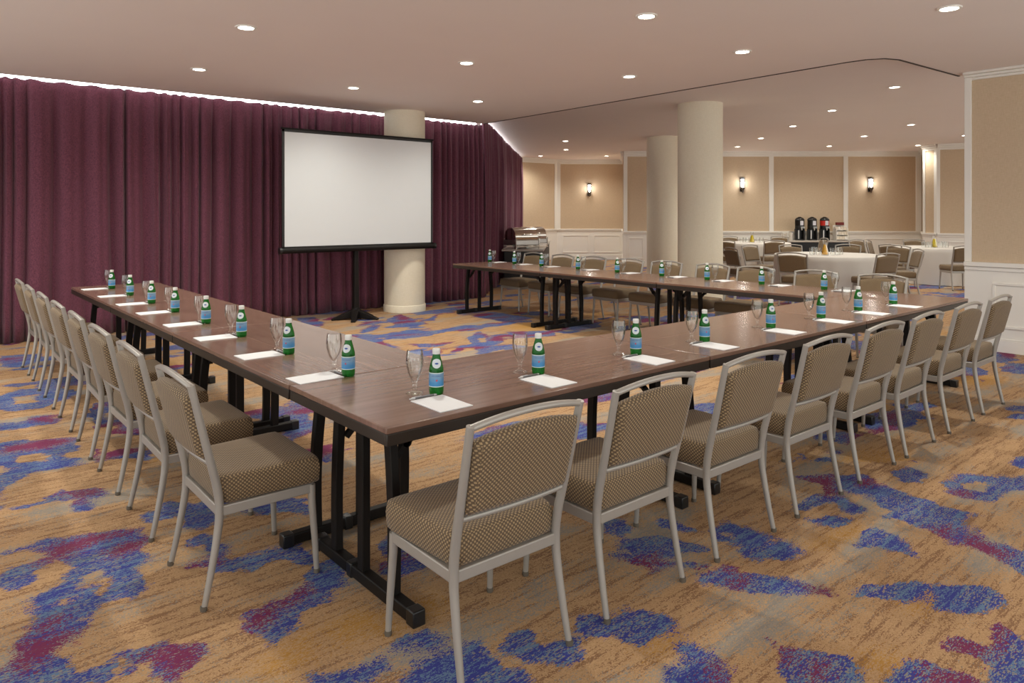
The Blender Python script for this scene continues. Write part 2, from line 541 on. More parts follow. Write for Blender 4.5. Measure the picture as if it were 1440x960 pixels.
TR.append((380, 400, 3.6, [
    [(140, 170), (230, 165), (280, 205), (220, 218), (150, 195)], [(450, 238), (520, 203), (570, 203), (530, 232), (460, 248)],
    [(590, 175), (660, 150), (740, 180), (720, 210), (640, 210)], [(760, 185), (850, 152), (830, 185)], [(480, 285), (560, 276), (650, 325), (560, 315)],
    [(570, 258), (720, 235), (900, 236), (800, 262), (640, 275)], [(700, 300), (840, 298), (940, 287), (860, 313), (760, 318)], [(900, 348), (960, 308), (1000, 302), (970, 338)],
    [(990, 270), (1060, 236), (1150, 280), (1140, 309), (1050, 314)], [(1200, 240), (1440, 232), (1440, 260), (1220, 274)], [(1020, 160), (1120, 138), (1340, 170), (1200, 192)], [(800, 132), (1000, 106), (980, 132)]],
    [[(1050, 275), (1090, 268), (1100, 290), (1060, 293)]], [[(640, 160), (720, 160), (700, 180), (650, 180)], [(1060, 245), (1120, 255), (1100, 272)], [(1200, 240), (1300, 235), (1290, 258)], [(680, 295), (750, 290), (740, 310)]], []))


def build_floor():
    V = []
    F = []

    def grid(u0, u1, v0, v1, st):
        nu = int(round((u1 - u0) / st)) + 1
        nv = int(round((v1 - v0) / st)) + 1
        b = sum(len(a) for a in V)
        U, VV = np.meshgrid(np.linspace(u0, u1, nu), np.linspace(v0, v1, nv), indexing='ij')
        V.append(np.stack([U.ravel(), VV.ravel()], 1))
        i, j = np.meshgrid(np.arange(nu - 1), np.arange(nv - 1), indexing='ij')
        q = b + i.ravel() * nv + j.ravel()
        F.append(np.stack([q, q + nv, q + nv + 1, q + 1], 1))
    grid(-4, 8, -4, 8.0, .03)
    grid(8, 23, -4, 17, .1)
    grid(-4, 8, 8.0, 17, .3)
    P = np.concatenate(V)
    Q = np.concatenate(F)
    blue = np.full(len(P), -9.0)
    mag = np.full(len(P), -9.0)
    warm = np.full(len(P), -9.0)

    def sd(poly, dst, sign=1):
        pl = np.array(poly)
        lo, hi = pl.min(0) - .35, pl.max(0) + .35
        ix = np.nonzero((P[:, 0] > lo[0]) & (P[:, 0] < hi[0]) & (P[:, 1] > lo[1]) & (P[:, 1] < hi[1]))[0]
        if not len(ix):
            return
        p = P[ix]
        d = np.full(len(ix), 1e9)
        ins = np.zeros(len(ix), bool)
        n = len(pl)
        for k in range(n):
            a, b = pl[k], pl[(k + 1) % n]
            ab = b - a
            t = np.clip(((p - a) @ ab) / max(1e-9, ab @ ab), 0, 1)
            d = np.minimum(d, np.hypot(*(p - a - t[:, None] * ab).T))
            c = ((a[1] > p[:, 1]) != (b[1] > p[:, 1]))
            den = (b[1] - a[1]) if abs(b[1] - a[1]) > 1e-9 else 1e-9
            ins ^= c & (p[:, 0] < (b[0] - a[0]) * (p[:, 1] - a[1]) / den + a[0])
        s = np.where(ins, d, -d)
        if sign > 0:
            dst[ix] = np.maximum(dst[ix], s)
        else:
            dst[ix] = np.minimum(dst[ix], -s)
    # free pattern outside the surveyed patches
    rel = P - np.array([CAM.x, CAM.y])
    Z = rel @ np.array([FW.x, FW.y])
    X = rel @ np.array([RT.x, RT.y])
    Zs = np.where(Z > .3, Z, .3)
    px = 720 + FPX * X / Zs
    py = HOR + FPX * CAM.z / Zs
    known = (Z > .3) & (px > -30) & (px < 1460) & (((py > 650) & (py < 1000)) | ((py > 545) & (px < 130)) | ((py > 590) & (px > 1290)))
    for i in np.nonzero(~known)[0]:
        u, v = P[i]
        f = mnoise.fractal((u * 1.15 + 31, v * 2.2 + 7, 3.3), 1.0, 2.0, 3)
        blue[i] = (f - .20) * .30
        g = mnoise.noise((u * 2.0 + 3, v * 4.2 + 40, 9.1))
        mag[i] = (g - .22) * .3
        h = mnoise.noise((u * .9 + 13, v * 1.5 + 4, 22.1))
        warm[i] = (h - .42) * .4
    for x0, y0, s, bl, ho, ma, wa in TR:
        cv = lambda poly: [at(x0 + a / s, y0 + b / s, 0) for a, b in poly]
        for p in bl:
            sd(cv(p), blue)
        for p in ho:
            sd(cv(p), blue, -1)
        for p in ma:
            sd(cv(p), mag)
        for p in wa:
            sd(cv(p), warm)
    enc = lambda d: np.clip(.5 + d / .36, 0, 1)
    colr = np.ones((len(P), 4), np.float32)
    colr[:, 0] = enc(blue)
    colr[:, 1] = enc(mag)
    colr[:, 2] = enc(warm)
    me = bpy.data.meshes.new('floor')
    me.from_pydata([(a, b, 0.0) for a, b in P.tolist()], [], Q.tolist())
    at_ = me.color_attributes.new('carpet', 'FLOAT_COLOR', 'POINT')
    at_.data.foreach_set('color', colr.ravel())
    me.materials.append(MT['carpet'])
    o = bpy.data.objects.new('floor', me)
    COL.objects.link(o)
    struct(o)


build_floor()

# ------------------------------------------------------------------ shell
H1, H2 = 3.08, 3.27
# ceilings
trk = [(7.9, .70), (6.45, .79), (6.28, .86), (6.19, 1.0), (6.17, 1.2), (6.42, 7.66)]
main_poly = [(-4.5, -5.5), (7.9, -5.5)] + trk + [(-4.5, 7.66)]
struct(MB().prism(main_poly, H1, H1 + .17).build('ceiling', MT['ceiling'], smooth=0))
struct(MB().prism([(-4.5, 7.0), (5.9, 7.0), (5.9, -2.5), (23, -2.5), (23, 17), (-4.5, 17)], H2, H2 + .1).build('ceiling_rear', MT['ceiling'], smooth=0))
t = MB()
for a, b in zip(trk[:-1], trk[1:]):
    a, b = Vector((*a, 0)), Vector((*b, 0))
    d = (b - a).normalized()
    n = Vector((-d.y, d.x, 0)) * .012
    t.add([a - n + Vector((0, 0, H1 - .006)), b - n + Vector((0, 0, H1 - .006)), b + n + Vector((0, 0, H1 - .006)), a + n + Vector((0, 0, H1 - .006)),
           a - n + Vector((0, 0, H1 + .03)), b - n + Vector((0, 0, H1 + .03)), b + n + Vector((0, 0, H1 + .03)), a + n + Vector((0, 0, H1 + .03))],
          [(0, 3, 2, 1), (4, 5, 6, 7), (0, 1, 5, 4), (1, 2, 6, 5), (2, 3, 7, 6), (3, 0, 4, 7)])
struct(t.build('trim_track', MT['track'], smooth=0))


class WallSeg:
    def __init__(self, p0, p1):
        self.a = Vector((*p0, 0))
        d = Vector((*p1, 0)) - self.a
        self.L = d.length
        self.d = d.normalized()
        n = Vector((-self.d.y, self.d.x, 0))
        mid = self.a + d / 2
        if n.dot(CAM - mid) < 0:
            n = -n
        self.n = n
        self.n.z = 0

    def s_at(self, px, dep=0.0):
        """distance along the wall where the bearing px meets it"""
        r = FW + RT * ((px - 720) / FPX)
        # CAM + k r = a + s d
        A = np.array([[r.x, -self.d.x], [r.y, -self.d.y]])
        k, s = np.linalg.solve(A, np.array([self.a.x + self.n.x * dep - CAM.x, self.a.y + self.n.y * dep - CAM.y]))
        return float(s)

    def box(self, mb, s0, s1, z0, z1, d0, d1):
        P = lambda s, dd, z: self.a + self.d * s + self.n * dd + Vector((0, 0, z))
        mb.add([P(s0, d0, z0), P(s1, d0, z0), P(s1, d1, z0), P(s0, d1, z0), P(s0, d0, z1), P(s1, d0, z1), P(s1, d1, z1), P(s0, d1, z1)],
               [(0, 3, 2, 1), (4, 5, 6, 7), (0, 1, 5, 4), (1, 2, 6, 5), (2, 3, 7, 6), (3, 0, 4, 7)])

    def frame(self, mb, s0, s1, z0, z1, w=.035, d=.018):
        self.box(mb, s0, s1, z0, z0 + w, 0, d)
        self.box(mb, s0, s1, z1 - w, z1, 0, d)
        self.box(mb, s0, s0 + w, z0 + w, z1 - w, 0, d)
        self.box(mb, s1 - w, s1, z0 + w, z1 - w, 0, d)


NT = [0]


def dress(side, w, ztop, rail, stiles, panels, crown=.10, e0=0.0, e1=0.0, base=.14):
    """wall + wainscot + rail + crown + stiles; stiles: list of (s_center, width)"""
    mb = MB()
    w.box(mb, -e0, w.L + e1, rail, ztop, -.12, 0)
    struct(mb.build('wall_' + side, MT['wallcloth'], smooth=0))
    mb = MB()
    w.box(mb, -e0, w.L + e1, 0, rail, -.12, .012)
    struct(mb.build('wall_' + side + '_wainscot', MT['white'], smooth=0))
    mb = MB()
    w.box(mb, -e0, w.L + e1, 0, base, .012, .03)
    w.box(mb, -e0, w.L + e1, base, base + .02, .012, .024)
    struct(mb.build('baseboard_' + side, MT['white'], bevel=.004))
    NT[0] += 1
    mb = MB()
    w.box(mb, -e0, w.L + e1, rail - .03, rail + .02, 0, .05)
    w.box(mb, -e0, w.L + e1, rail - .075, rail - .03, 0, .028)
    struct(mb.build('trim_%d' % NT[0], MT['white'], bevel=.006))
    NT[0] += 1
    mb = MB()
    w.box(mb, -e0, w.L + e1, ztop - crown * .5, ztop, 0, .085)
    w.box(mb, -e0, w.L + e1, ztop - crown, ztop - crown * .5, 0, .045)
    w.box(mb, -e0, w.L + e1, ztop - crown * 1.5, ztop - crown, 0, .022)
    struct(mb.build('trim_%d' % NT[0], MT['white'], bevel=.008))
    for sc, sw in stiles:
        NT[0] += 1
        mb = MB()
        w.box(mb, sc - sw / 2, sc + sw / 2, rail + .02, ztop - crown, 0, .025)
        struct(mb.build('trim_%d' % NT[0], MT['white'], bevel=.005))
    for s0, s1, z0, z1 in panels:
        NT[0] += 1
        mb = MB()
        w.frame(mb, s0, s1, z0, z1, .03, .028)
        struct(mb.build('trim_%d' % NT[0], MT['white'], bevel=.005))


# right-hand pier wall beside the opening
wr = WallSeg((7.78, .604), (7.78, -5.5))
dress('right', wr, H1, .95, [(.035, .07)], [(.27, 2.4, .26, .755), (2.7, 4.6, .26, .755)], crown=.06, base=.13)
mb = MB()
mb.box(7.9, 8.35, -5.5, .604, 0, H2)
struct(mb.build('wall_pier_core', MT['white'], smooth=0))
# far room walls
wA0, wA1 = W(731, 22.3), W(783, 23.3)
w1 = WallSeg(wA0, wA1)
dress('far_left', w1, H2, .985, [(w1.L - .06, .1)], [(.35, 1.0, .25, .80)], e0=1.2)
w2 = WallSeg(wA1, W(876, 23.3))
dress('far_alcove', w2, H2, .985, [(.06, .12)], [(w2.s_at(791), w2.s_at(828), .22, .80), (w2.s_at(835), w2.s_at(872), .22, .80)])
w3 = WallSeg(W(876, 23.3), W(876.5, 20.2))
dress('far_return', w3, H2, .985, [], [])
w4 = WallSeg(W(876.5, 20.2), W(1297, 20.2))
dress('back', w4, H2, .985, [(.06, .11), (w4.s_at(1084.5), .13), (w4.s_at(1189), .13), (w4.s_at(1291.5), .16)],
      [(w4.s_at(884), w4.s_at(905), .22, .82), (w4.s_at(1022), w4.s_at(1080), .22, .80), (w4.s_at(1215), w4.s_at(1287), .22, .80)])
w5 = WallSeg(W(1297, 20.2), W(1298.5, 18.5))
dress('back_return', w5, H2, .985, [], [])
w6 = WallSeg(W(1298.5, 18.5), W(1318, 18.1))
dress('pilaster', w6, H2, .985, [(.035, .07), (w6.L - .035, .09)], [])
w7 = WallSeg(W(1318, 18.1), W(1420, 17.4))
dress('far_right', w7, H2, .985, [(.02, .08)], [(.25, 1.5, .22, .80)], e1=3)
# wall behind the long curtain and behind the side curtain
CA0, CC, CB1 = (-4.3, 7.85), (6.55, 7.85), W(733, 21.9)
mb = MB()
mb.box(-4.5, 6.7, 8.08, 8.2, 0, H2)
struct(mb.build('wall_left', MT['white'], smooth=0))
wb = WallSeg((6.62, 8.02), (CB1[0] - .05, CB1[1] + .17))
mb = MB()
wb.box(mb, 0, wb.L, 0, H2, -.15, -.05)
struct(mb.build('wall_left_angled', MT['white'], smooth=0))
mb = MB()
mb.box(-4.3, 6.55, 8.035, 8.075, 3.11, 3.15)
tag(mb.build('light_strip', MT['led'], smooth=0), 'bright white light strip in the ceiling slot above the long curtain', 'light')
mb = MB()
wb.box(mb, .15, wb.L - .1, H2 - .06, H2 - .03, -.04, .0)
tag(mb.build('light_strip', MT['led'], smooth=0), 'white light strip above the short angled curtain beside the buffet', 'light')


def curtain(p0, p1, ztop, label, seed, wl=.15, amp=.05):
    rnd = random.Random(seed)
    a = Vector((*p0, 0))
    d = Vector((*p1, 0)) - a
    L = d.length
    d.normalize()
    n = Vector((d.y, -d.x, 0))
    if n.dot(CAM - a) < 0:
        n = -n
    st = .014
    m = int(L / st)
    ph = 0.0
    offs = []
    ln = wl
    amps = []
    A = amp
    for i in range(m + 1):
        offs.append(ph)
        amps.append(A)
        ph += 2 * pi * st / ln
        if int(ph / (2 * pi)) != int(offs[-1] / (2 * pi)):
            ln = wl * rnd.choice((.5, .6, .7, .8, 1.0, 1.3, 1.8, 2.4)) * rnd.uniform(.85, 1.15)
            A = amp * rnd.uniform(.5, 1.3)
    # soften amplitude steps
    k = 7
    amps = [sum(amps[max(0, i - k):i + k + 1]) / len(amps[max(0, i - k):i + k + 1]) for i in range(m + 1)]
    zs = [.006, .25, .7, 1.2, 1.7, 2.2, 2.6, ztop - .16, ztop - .07, ztop]
    V = []
    F = []
    for j, z in enumerate(zs):
        f = z / ztop
        for i in range(m + 1):
            s = i * st
            wob = mnoise.noise((s * .9, f * 1.2, seed)) * 1.6 * (1 - f) ** .7
            p = offs[i] + wob
            sh = sin(p) + .35 * sin(2 * p + .9) + .15 * sin(3.1 * p)
            am = amps[i] * (.45 + .55 * min(1, (1 - f) * 4)) if f > .9 else amps[i]
            dep = am * sh + .045 * mnoise.noise((s * .6, f * .8, seed + 5))
            sc = .010 * cos(offs[i] * 1.0) if j == len(zs) - 1 else 0
            V.append(a + d * s + n * dep + Vector((0, 0, z + sc)))
    for j in range(len(zs) - 1):
        for i in range(m):
            q = j * (m + 1) + i
            F.append((q, q + 1, q + m + 2, q + m + 1))
    mb = MB()
    mb.add(V, F)
    o = mb.build('curtain', MT['curtain'], smooth=70)
    sm = o.modifiers.new('thickness', 'SOLIDIFY')
    sm.thickness = .006
    return tag(o, label, 'curtain')


curtain(CA0, CC, 3.075, 'long pleated plum curtain across the wall behind the projection screen', 3, .155, .05)
curtain(CC, CB1, 3.21, 'angled pleated plum curtain running back beside the chafing dish buffet', 11, .16, .05)


def column(px, Z, R, zt, label):
    x, y = W(px, Z)
    c = MB().lathe([(R, 0), (R, zt)], 64).build('column', MT['column'], loc=(x, y, 0))
    tag(c, label, 'column', kind='structure')
    r = MB().lathe([(R, 0), (R + .012, 0), (R + .012, .095), (R + .006, .105), (R, .108)], 64, closed=False).build('column_base', MT['column'], c)
    return c


column(569, 11.07, .315, H1, 'round cream column standing behind the projection screen')
column(984.5, 11.5, .355, H2, 'thicker round cream column at the middle, nearest the round tables')
column(932, 16.45, .365, H2, 'round cream column partly hidden behind the nearer one')

# ------------------------------------------------------------------ lamps
LAMP = (1.0, .975, .87)


def spot(loc, parent, e, ang=150, blend=.9):
    l = bpy.data.lights.new('downlight_lamp', 'SPOT')
    l.energy = e
    l.color = LAMP
    l.spot_size = radians(ang)
    l.spot_blend = blend
    l.shadow_soft_size = .07
    o = bpy.data.objects.new('downlight_lamp', l)
    COL.objects.link(o)
    if parent:
        o.parent = parent
    o.location = loc
    return o


def make_downlight():
    t = thing('downlight', 'x', 'ceiling light')
    MB().lathe([(.062, 0.0), (.066, -.006), (.084, -.006), (.088, 0.0), (.088, .004), (.062, .004)], 32, closed=False).build('trim_ring', MT['white'], t)
    MB().lathe([(.001, -.001), (.06, -.001), (.064, .003), (.001, .003)], 32).build('lens', MT['lens'], t)
    return t


DL = Maker(make_downlight())
main = [((346, 38), 'recessed ceiling downlight above the left tables, farther from the curtain'), ((280, 97), 'recessed ceiling downlight nearest the curtain at far left'),
        ((497, 123), 'recessed ceiling downlight just left of the screen column top'), ((656, 88), 'recessed ceiling downlight at the middle of the main room ceiling'),
        ((672, 142), 'recessed ceiling downlight just right of the screen column top'), ((909, 22), 'recessed ceiling downlight at the top edge right of middle'),
        ((1044, 72), 'recessed ceiling downlight by the ceiling track above the right tables'), ((885, 107), 'recessed ceiling downlight beside the long ceiling track line'),
        ((1335, 11), 'recessed ceiling downlight at top right above the right wall')]
far = [((795, 198), 'rear downlight nearest the ceiling track, above the alcove pair'), ((796, 210), 'rear downlight just below its twin above the alcove'),
       ((760, 219), 'rear downlight at far left by the angled curtain'), ((853, 219), 'rear downlight above the alcove wall sconce, right side'),
       ((1258, 122), 'rear downlight closest to the right wall opening'), ((1170, 155), 'second rear downlight in the long diagonal row from the opening'),
       ((1115, 177), 'third rear downlight in the long diagonal row from the opening'), ((1070, 194), 'fourth rear downlight in the long diagonal row from the opening'),
       ((1037, 206), 'last rear downlight of the long diagonal row, by the thick column'), ((1166, 205), 'rear downlight above the middle coffee urn wall'),
       ((1215, 191), 'rear downlight between the two back wall sconces and opening'), ((1281, 175), 'rear downlight in front of the lit pilaster'),
       ((1357, 190), 'rear downlight cut off by the right wall edge'), ((1291, 204), 'rear downlight directly beside the lit pilaster crown')]
E1, E2 = 108, 122
for (x, y), lab in main:
    p = at(x, y, H1)
    o = DL.put(lab, (*p, H1 - .005), 0, 'main room downlights')
    spot((*p, H1 - .03), None, E1)
for (x, y), lab in far:
    p = at(x, y, H2)
    o = DL.put(lab, (*p, H2 - .005), 0, 'rear room downlights')
    spot((*p, H2 - .03), None, E2 * (.4 if x in (1291, 1357) else 1))
# the same grid of downlights carries on over the part of the room behind the camera
for p in ((-1.2, 3.6), (-1.2, 5.6), (1.0, 1.4), (-3.0, 5.6)):
    spot((*p, H1 - .03), None, E1)

world = bpy.data.worlds.new('world')
scene.world = world
world.use_nodes = True
bg = world.node_tree.nodes['Background']
bg.inputs[0].default_value = (.98, 1.0, .96, 1)
bg.inputs[1].default_value = 1.7

# ------------------------------------------------------------------ chairs
def make_chair():
    t = thing('banquet_chair', 'x', 'chair')
    # y of the rear post as a function of height
    hs = [0, .12, .26, .36, .44, .55, .66, .76, .862]
    ys = [-.228, -.202, -.176, -.163, -.172, -.200, -.228, -.252, -.276]
    xs = [.229, .225, .221, .219, .220, .224, .228, .231, .234]
    rr = [.0112, .0130, .0150, .0165, .0165, .0158, .015, .0142, .0135]

    def yz(z):
        return float(np.interp(z, hs, ys))

    def xz(z):
        return float(np.interp(z, hs, xs))
    zz = np.linspace(0.006, .862, 26)
    # smooth the polyline a little
    yy = [np.mean([yz(z + dz) for dz in (-.05, -.025, 0, .025, .05)]) if .06 < z < .81 else yz(z) for z in zz]
    for s in (-1, 1):
        L = MB().tube([(s * xz(z), y, z) for z, y in zip(zz, yy)], [float(np.interp(z, hs, rr)) for z in zz], 12).build('leg', MT['frame'], t)
        MB().lathe([(.006, 0), (.0125, .0), (.0135, .006), (.0128, .018)], 14, (s * .229, -.228, 0)).build('foot_glide', MT['glide'], L)
    for s in (-1, 1):
        L = MB().tube([(s * .230, .226, .006), (s * .225, .219, .15), (s * .219, .209, .30), (s * .218, .207, .372)], [.0112, .0135, .0155, .016], 12).build('leg', MT['frame'], t)
        MB().lathe([(.006, 0), (.0125, .0), (.0135, .006), (.0128, .018)], 14, (s * .230, .226, 0)).build('foot_glide', MT['glide'], L)
    f = MB()
    for s in (-1, 1):
        f.box(s * .218 - .011, s * .218 + .011, -.165, .207, .338, .378)
    f.box(-.218, .218, .197, .219, .338, .378)
    f.box(-.218, .218, -.176, -.154, .338, .378)
    f.build('seat_frame', MT['frame'], t, bevel=.004)
    # seat pad: boxed cushion with crowned top and rounded corners
    n = 14
    mb = MB()
    gx = [-1 + 2 * i / n for i in range(n + 1)]

    def outl(a, b, inset):
        # superellipse-like rectangle, narrower at the rear
        y = .038 + b * (.203 - inset)
        wy = .214 + .022 * (b + 1) / 2 - inset
        return a * wy, y
    lay = [(.380, .006), (.386, 0.0), (.440, -.003), (.462, 0.0), (.478, .003), (.4855, .011)]
    rings = []
    per = []
    N = 10
    cr = .085
    for i in range(4 * N):
        k, q = divmod(i, N)
        e = -1 + 2 * q / N
        a, b = [(e, -1), (1, e), (-e, 1), (-1, -e)][k]
        # rounded corners
        if abs(a) > 1 - cr and abs(b) > 1 - cr:
            ca, cb = math.copysign(1 - cr, a), math.copysign(1 - cr, b)
            v = Vector((a - ca, b - cb))
            if v.length > cr:
                v = v.normalized() * cr
            a, b = ca + v.x, cb + v.y
        per.append((a, b))
    V = []
    F = []
    m = len(per)
    for z, ins in lay:
        for a, b in per:
            x, y = outl(a, b, ins)
            V.append((x, y, z))
    for sc, z in ((.86, .489), (.5, .4935), (.2, .495)):
        for a, b in per:
            x, y = outl(a, b, .011)
            V.append((x * sc, .038 + (y - .038) * sc, z))
    nl = len(lay) + 3
    for j in range(nl - 1):
        for i in range(m):
            F.append((j * m + i, j * m + (i + 1) % m, (j + 1) * m + (i + 1) % m, (j + 1) * m + i))
    F.append(tuple(range(m - 1, -1, -1)))
    F.append(tuple((nl - 1) * m + i for i in range(m)))
    mb.add(V, F)
    mb.build('seat', MT['fabric'], t, smooth=50)
    # backrest panel
    V = []
    F = []
    nx, nz = 24, 15
    def back(side):
        r = []
        for j in range(nz + 1):
            for i in range(nx + 1):
                a = -1 + 2 * i / nx
                f_ = j / nz
                ztop = .812 + .028 * (1 - abs(a) ** 2.0)
                z = .563 + (ztop - .563) * f_
                x = a * (xz(z) - .0135)
                edge = min(1, min(1 - abs(a), f_, 1 - f_) * 13)
                y = yz(z) + side * (.010 + .018 * sqrt(max(0, edge))) - .004 - .012 * (1 - a * a)
                r.append((x, y, z))
        return r
    A, B = back(1), back(-1)
    V = A + B
    o = len(A)
    w = nx + 1
    for j in range(nz):
        for i in range(nx):
            q = j * w + i
            F.append((q, q + 1, q + w + 1, q + w))
            F.append((o + q, o + q + w, o + q + w + 1, o + q + 1))
    ring = [i for i in range(nx)] + [j * w + nx for j in range(nz)] + [nz * w + nx - i for i in range(nx)] + [(nz - j) * w for j in range(nz)]
    for k in range(len(ring)):
        a, b = ring[k], ring[(k + 1) % len(ring)]
        F.append((a, o + a, o + b, b))
    mb = MB()
    mb.add(V, F)
    mb.build('backrest', MT['fabric'], t, smooth=60)
    # rails
    pts = []
    for i in range(17):
        a = -1 + 2 * i / 16
        pts.append((a * .232, -.272 - .020 * (1 - a * a), .853 + .026 * (1 - abs(a) ** 2.1)))
    MB().tube(pts, .0135, 12, flat=.85).build('top_rail', MT['frame'], t)
    pts = [(a * .222, -.200 - .014 * (1 - a * a), .550) for a in np.linspace(-1, 1, 11)]
    MB().tube(pts, .0105, 10).build('lower_rail', MT['frame'], t)
    return t


CHAIR = Maker(make_chair())
ORD = ['first', 'second', 'third', 'fourth', 'fifth', 'sixth', 'seventh', 'eighth', 'ninth']
for i, v in enumerate((.85, 1.60, 2.31, 3.02, 3.74, 4.49, 5.24, 5.98)):
    CHAIR.put('grey metal banquet chair in the left row facing right, %s from the near corner' % ORD[i], (-.195, v, 0), -pi / 2 + random.uniform(-.02, .02), 'chairs along the left tables')
for i, u in enumerate((.255, .91, 1.62, 2.31, 3.0, 3.64, 4.38, 5.08)):
    CHAIR.put('grey metal banquet chair in the front row, back to viewer, %s from the near corner' % ORD[i], (u, -.195, 0), random.uniform(-.015, .015), 'chairs along the front tables')
for i, v in enumerate((.90, 1.59, 2.33, 2.92, 3.61, 4.25, 4.92, 5.57, 6.23)):
    CHAIR.put('grey metal banquet chair behind the far tables, %s counted from the right end' % ORD[i], (6.06, v, 0), pi / 2 + random.uniform(-.05, .05), 'chairs along the far tables')

# ------------------------------------------------------------------ folding tables
def make_table(label, L, Wd, feet, loc, rot, group):
    t = thing('folding_table', label, 'table', loc, rot, group)
    h = L / 2
    w = Wd / 2
    MB().box(-h + .002, h - .002, -w, w, .728, .750).build('tabletop', MT['wood'], t, bevel=.003)
    e = MB()
    for s in (-1, 1):
        e.box(-h + .004, h - .004, s * (w - .012) - .011, s * (w - .012) + .011, .684, .7275)
        e.box(s * (h - .015) - .011, s * (h - .015) + .011, -w + .02, w - .02, .684, .7275)
    e.build('edge_frame', MT['edge'], t, bevel=.003)
    for k, fx in enumerate(feet):
        inn = 1 if k == 0 else -1
        f = MB().box(fx - .024, fx + .024, -w + .012, w - .012, .006, .056).build('foot', MT['black'], t, bevel=.006)
        for s in (-1, 1):
            MB().box(fx - .027, fx + .027, s * (w - .028) - .026, s * (w - .028) + .026, 0, .060).build('foot_cap', MT['blackp'], f, bevel=.005)
        MB().box(fx - .028, fx + .028, .06, .10, .0, .061).build('foot_collar', MT['blackp'], f, bevel=.005)
        for y0, bow in ((-.235, 1), (.0, 0), (.235, -1)):
            pts = []
            for j in range(13):
                q = j / 12
                yy = y0 + bow * (.032 * q - .016 * sin(pi * q))
                pts.append((fx, yy, .05 + q * .64))
            MB().tube(pts, [.0235] * 13, 4, flat=.75, up=(1, 0, 0)).build('leg', MT['black'], t, bevel=.003)
        MB().box(fx - .02, fx + .02, -w + .05, w - .05, .672, .69).build('leg_bracket', MT['black'], t, bevel=.003)
        for s in (-1, 1):
            b = MB()
            b.tube([(fx + inn * .02, s * .195, .545), (fx + inn * .075, s * .195, .60), (fx + inn * .085, s * .195, .615)], .012, 4, up=(0, 1, 0))
            b.tube([(fx + inn * .075, s * .195, .595), (fx + inn * .15, s * .195, .69)], .015, 4, flat=.7, up=(0, 1, 0))
            b.lathe([(.02, -.012), (.02, .012)], 10, (0, 0, 0), Matrix.Translation((fx + inn * .08, s * .195, .605)) @ Matrix.Rotation(pi / 2, 4, 'X'))
            b.build('brace', MT['black'], t)
    return t


NW, LW = .834, .81
gN, gL, gF = 'dark wood folding tables of the front run', 'dark wood folding tables of the left run', 'dark wood folding tables of the far run'
for (a, b, f0, f1), lab in zip(((0, 1.955, .14, 1.745), (1.96, 3.845, 2.03, 3.69), (3.85, 5.91, 3.965, 5.65)),
                               ('dark wood folding table at the near corner of the U layout', 'dark wood folding table in the middle of the front run', 'dark wood folding table at the right end of the front run')):
    m = (a + b) / 2
    make_table(lab, b - a, NW, (f0 - m, f1 - m), (m, NW / 2, 0), 0, gN)
for (a, b, f0, f1), lab in zip(((.84, 2.645, .925, 2.59), (2.65, 4.45, 2.74, 4.36), (4.455, 6.3, 4.6, 6.15)),
                               ('dark wood folding table of the left run nearest the front corner', 'dark wood folding table in the middle of the left run', 'dark wood folding table of the left run closest to the curtain')):
    m = (a + b) / 2
    make_table(lab, b - a, LW, (f0 - m, f1 - m), (LW / 2, m, 0), pi / 2, gL)
for (a, b, f0, f1), lab in zip(((.84, 2.745, .96, 2.62), (2.75, 4.645, 2.88, 4.52), (4.65, 6.58, 4.79, 6.46)),
                               ('dark wood folding table of the far run butting the front tables', 'dark wood folding table in the middle of the far run', 'dark wood folding table of the far run nearest the buffet')):
    m = (a + b) / 2
    make_table(lab, b - a, .83, (f0 - m, f1 - m), (5.0 + .415, m, 0), pi / 2, gF)

# ------------------------------------------------------------------ place settings
def text_mesh(s, size):
    c = bpy.data.curves.new('lettering_source', 'FONT')
    c.body = s
    c.size = size
    c.align_x = 'CENTER'
    c.resolution_u = 2
    o = bpy.data.objects.new('lettering_source', c)
    COL.objects.link(o)
    dg = bpy.context.evaluated_depsgraph_get()
    me = bpy.data.meshes.new_from_object(o.evaluated_get(dg))
    bpy.data.objects.remove(o)
    bpy.data.curves.remove(c)
    return me


def wrapped(me, z0, R):
    mb = MB()
    vs = []
    for v in me.vertices:
        a = -pi / 2 + v.co.x / R
        vs.append((R * cos(a), R * sin(a), z0 + v.co.y))
    mb.add(vs, [tuple(p.vertices) for p in me.polygons])
    return mb


